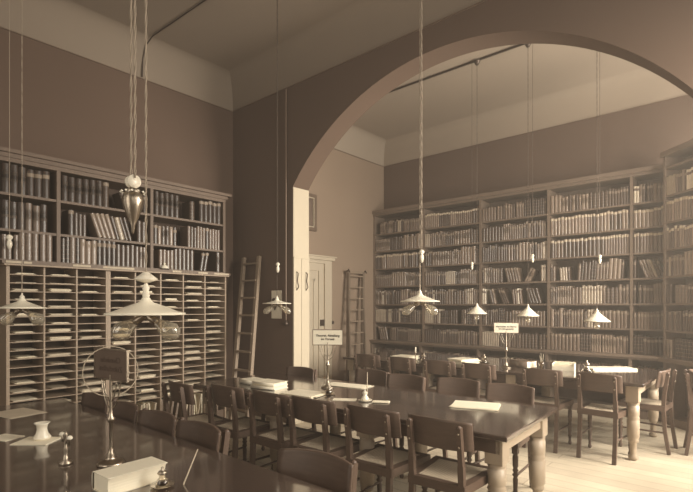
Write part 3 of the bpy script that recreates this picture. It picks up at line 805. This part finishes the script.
# ------------------------------------------------------------------ things on the tables
ZT = .7855
def flat(name, label, cat, x, y, rz, w, d, h, mats, z=ZT, sheets=0, group=None, seed=0):
    q_ = random.Random(seed); m = MB()
    if sheets:
        zz = 0
        for i in range(sheets):
            th = h / sheets; M = Matrix.Translation((q_.uniform(-.015, .015), q_.uniform(-.015, .015), zz)) @ Matrix.Rotation(q_.uniform(-.12, .12), 4, 'Z')
            m.box(-w / 2, w / 2, -d / 2, d / 2, 0, th * .92, 0, M); zz += th
    else: m.box(-w / 2, w / 2, -d / 2, d / 2, 0, h)
    return tag(m.build(name, mats, None, (x, y, z), (0, 0, rz)), label, cat, group)
def lying_book(label, x, y, z, rz, w, d, h, cover, pages=PAPER, group=None):
    t = thing('book', label, 'book', (x, y, z), rz, group)
    m = MB().box(-w / 2, w / 2, -d / 2, d / 2, 0, .004).box(-w / 2, w / 2, -d / 2, d / 2, h - .004, h)
    n = 6; pr = [(-w / 2 - .012 * math.sin(PI * k / n), h / 2 - h / 2 * math.cos(PI * k / n)) for k in range(n + 1)]
    v = [(a, yy, b) for yy in (-d / 2, d / 2) for a, b in pr]
    m.add(v, [(k, k + 1, n + 2 + k, n + 1 + k) for k in range(n)] + [tuple(range(n, -1, -1)), tuple(range(n + 1, 2 * n + 2))], 0, True)
    m.build('cover', cover, t)
    m = MB(); v = []; k2 = 7      # page block with a hollow fore edge
    for yy in (-d / 2 + .005, d / 2 - .005):
        for k in range(k2): 
            f = k / (k2 - 1); v.append((w / 2 - .004 - .008 * math.sin(PI * f), yy, .004 + (h - .008) * f))
        v += [(-w / 2 + .002, yy, h - .004), (-w / 2 + .002, yy, .004)]
    N_ = k2 + 2
    m.add(v, [tuple(range(N_)), tuple(range(2 * N_ - 1, N_ - 1, -1))] + [(i, N_ + i, N_ + (i + 1) % N_, (i + 1) % N_) for i in range(N_)])
    m.build('page_block', pages, t); return t
def inkwell(label, x, y, z=ZT, s=1.0, tray=True, body=GLASS, lid=BRASS):
    t = thing('inkwell', label, 'inkwell', (x, y, z))
    if tray: MB().lathe([(0, 0), (.035 * s, 0), (.05 * s, .008 * s), (.052 * s, .012 * s), (.045 * s, .009 * s), (0, .006 * s)], 24).build('dish', body, t)
    MB().lathe([(.0, .008 * s), (.028 * s, .008 * s), (.03 * s, .02 * s), (.022 * s, .034 * s), (.014 * s, .04 * s), (.016 * s, .055 * s)], 20).build('bottle', body, t)
    MB().lathe([(0, .010 * s), (.022 * s, .010 * s), (.022 * s, .022 * s), (0, .022 * s)], 18).build('ink', INKC, t)
    MB().lathe([(.018 * s, .055 * s), (.022 * s, .06 * s), (.016 * s, .07 * s), (.004 * s, .076 * s), (.007 * s, .084 * s), (0, .09 * s)], 18).build('lid', lid, t)
    return t
# near table
lying_book('thick white book lying in front of the ringed sign stand', -2.055, .955, ZT, R(2), .135, .26, .075, SIGNW, PAPER)
inkwell('glass inkwell on a glass dish beside the thick white book', -1.93, 1.03, s=.95)
tag(MB().tube([(0, 0, .0), (.0, .0, .004), (-.02, .08, .13)], [.003, .0035, .0025], 8).build('pen', PAPER2, None, (-1.88, 1.10, ZT)), 'slim pale pen propped upright at the bottom of the picture', 'pen')
flat('blotting_card', 'white square card under the small white pot on the glossy table', 'card', -3.11, .91, R(40), .20, .16, .004, PAPER)
k = thing('ink_pot', 'small white flared pot standing on the white square card', 'pot', (-3.13, .94, ZT + .005))
MB().lathe([(0, 0), (.045, 0), (.047, .01), (.032, .03), (.026, .055), (.03, .08), (.042, .092), (.036, .092), (.02, .07), (0, .065)], 24).build('body', PORC, k)
flat('paper_sheet', 'white sheet at the picture edge on the glossy table', 'paper', -3.34, .80, R(25), .16, .12, .003, PAPER, sheets=1)
flat('paper_sheet', 'large grey-buff sheet lying at the glossy table\'s head', 'paper', -4.03, 1.05, R(12), .30, .24, .003, PAPER2, sheets=2)
k = thing('desk_tap', 'small brass twin-valve fitting on the glossy near table beside the white card', 'gas fitting', (-2.56, .87, ZT))
MB().lathe([(0, 0), (.03, 0), (.03, .01), (.012, .02), (.009, .06), (.013, .07), (.008, .08), (.007, .13), (.012, .14), (.005, .155), (0, .16)], 18).build('column', BRASS, k)
for s in (-1, 1):
    MB().tube([(0, 0, .10), (s * .03, .0, .115), (s * .045, 0, .10), (s * .05, 0, .125)], .005, 8).build('branch', BRASS, k)
    MB().lathe([(0, 0), (.012, .004), (.014, .012), (.008, .02), (0, .022)], 12, 0, Matrix.Translation((s * .05, 0, .124))).build('valve', PORC, k)
# middle table
lying_book('lowest of the white books piled at the middle table\'s far end', -3.50, 2.93, ZT, R(100), .20, .28, .030, SIGNW, PAPER, 'books piled on the middle table')
lying_book('top one of the two stacked white books at the middle table\'s far end', -3.50, 2.94, ZT + .031, R(96), .19, .27, .032, PAPER, PAPER, 'books piled on the middle table')
lying_book('white book lying beside the stacked pair, nearer the pigeonholes', -3.82, 3.0, ZT, R(84), .18, .24, .042, SIGNW, PAPER, 'books piled on the middle table')
flat('paper_heap', 'loose heap of white sheets between the book pile and the sign stand', 'papers', -3.02, 2.93, R(10), .34, .26, .012, PAPER, sheets=5, seed=4)
flat('paper_heap', 'wide white sheets lying behind the tall sign stand', 'papers', -3.02, 3.50, R(5), .42, .2, .006, PAPER, sheets=3, seed=5)
flat('paper_sheet', 'single white sheet in front of the tall sign stand', 'paper', -2.60, 2.95, R(35), .19, .09, .003, PAPER, sheets=1)
inkwell('glass inkwell at the foot of the tall sign stand', -2.86, 3.05, s=1.15)
inkwell('white porcelain inkwell on the middle table near the single white sheet', -2.43, 3.02, s=1.1, tray=True, body=PORC, lid=PORC)
flat('index_card', 'small white card beside the white porcelain inkwell', 'card', -2.31, 3.07, R(30), .12, .08, .008, PAPER, sheets=3)
tag(MB().tube([(0, 0, 0), (-.02, .03, .17)], [.004, .003], 8).build('pen', PAPER2, None, (-2.41, 3.02, ZT + .06)), 'tall slim pen standing in the white porcelain inkwell', 'pen')
flat('paper_heap', 'open white papers near the middle table\'s open-floor end', 'papers', -1.68, 3.43, R(18), .34, .24, .012, PAPER, sheets=5, seed=9)
# far table
flat('paper_heap', 'white stack of papers at the far table\'s end by the step ladder', 'papers', -3.88, 5.72, R(10), .3, .3, .06, PAPER, sheets=7, seed=1)
inkwell('tall bell-shaped inkwell on the far table by the first paper stack', -3.50, 5.62, s=1.4)
k = thing('candlestick', 'thin brass candlestick rising beside the far table\'s first paper stack', 'candlestick', (-3.62, 5.60, ZT))
MB().lathe([(0, 0), (.04, 0), (.035, .01), (.01, .02), (.008, .12), (.02, .13), (.012, .14)], 16).build('holder', BRASS, k)
MB().lathe([(.009, .14), (.009, .20), (0, .205)], 12).build('candle', PAPER, k)
flat('paper_heap', 'crumpled pale heap of papers in the middle of the far table', 'papers', -2.98, 5.76, R(-14), .26, .3, .08, PAPER, sheets=8, seed=2)
inkwell('bell-shaped inkwell between the pale heap and the small sign on the far table', -2.80, 5.98, s=1.5)
lying_book('thick pale-edged book lying beside the small sign on the far table', -2.30, 6.03, ZT, R(70), .18, .27, .085, BOOKM[2], PAPER)
k = thing('pen_glass', 'glass of upright pens on the far table beside the thick book', 'glass', (-2.06, 5.98, ZT))
MB().lathe([(0, 0), (.028, 0), (.034, .09), (.031, .09), (.026, .006), (0, .006)], 20, cap=False).build('tumbler', GLASS, k)
for a, b, c_ in ((.02, .0, .18), (-.02, .01, .16), (0, -.02, .19)): MB().tube([(a * .3, b * .3, .007), (a * 1.2, b, c_)], .003, 6).build('pen', PAPER2, k)
k = thing('card_box', 'open white card box standing on the far table near the second chair', 'box', (-1.83, 6.08, ZT), R(10))
MB().box(-.12, .12, -.09, -.085, 0, .05).box(-.12, .12, .085, .09, 0, .09).box(-.12, -.115, -.085, .085, 0, .08).box(.115, .12, -.085, .085, 0, .08).box(-.12, .12, -.085, .085, 0, .004).build('tray', SIGNW, k)
for i in range(5): MB().box(-.105, .105, -.07 + i * .03, -.06 + i * .03, .005, .07).build('card_stack', PAPER, k)
inkwell('pointed-lid inkwell beside the long ledger on the far table', -1.55, 5.98, s=1.6)
flat('ledger', 'long flat white ledger on the far table near its pale end legs', 'ledger', -1.42, 6.50, R(40), .52, .22, .02, PAPER)

# ------------------------------------------------------------------ light
def area(name, loc, rot, sx, sy, power, c=(1, .905, .765)):
    l = bpy.data.lights.new(name, 'AREA'); l.shape = 'RECTANGLE'; l.size = sx; l.size_y = sy; l.energy = power; l.color = c
    o = bpy.data.objects.new(name, l); col.objects.link(o); o.location = loc; o.rotation_euler = rot; return o
POW = [15, 40, 230, 380, 260]
for (a, b), pw in zip(wins, POW):
    area('window_daylight', (X1 + .3, (a + b) / 2, (WZ0 + WZ1) / 2), (0, R(90 - (34 if a < 4 else 22)), 0), WZ1 - WZ0, b - a, pw)
for (a, b), pw in zip(FILL_WINS, (22, 50)):
    area('window_daylight', ((a + b) / 2, YB - .3, 2.45), (R(90), 0, 0), b - a, 2.9, pw)  # soft fill light through the added back openings
w = bpy.data.worlds.new('sky'); FLARE_HAZE = .016; sc.world = w; w.use_nodes = True
w.node_tree.nodes['Background'].inputs[0].default_value = (1, .93, .82, 1)
w.node_tree.nodes['Background'].inputs[1].default_value = 2.0

wn = w.node_tree.nodes; vs_ = wn.new('ShaderNodeVolumeScatter')      # added scattering volume, imitates lens flare lifting the dark tones
vs_.inputs['Density'].default_value = FLARE_HAZE; vs_.inputs['Anisotropy'].default_value = .2; vs_.inputs['Color'].default_value = (1, .89, .78, 1)
if FLARE_HAZE: w.node_tree.links.new(vs_.outputs[0], wn['World Output'].inputs['Volume'])
# ------------------------------------------------------------------ camera
cd = bpy.data.cameras.new('camera'); cam = bpy.data.objects.new('camera', cd); col.objects.link(cam)
cam.location = CAM; cam.rotation_euler = (PI / 2, 0, R(41.02)); cd.sensor_width = 36; cd.lens = 36 * 482.3 / 693; cd.shift_y = 60 / 693
cd.clip_start = .05
sc.camera = cam
sc.view_settings.view_transform = 'Standard'; sc.view_settings.look = 'None'; sc.view_settings.gamma = 1
sc.view_settings.use_curve_mapping = False
sc.view_settings.exposure = 0.0
sc.cycles.max_bounces = 8; sc.cycles.diffuse_bounces = 6
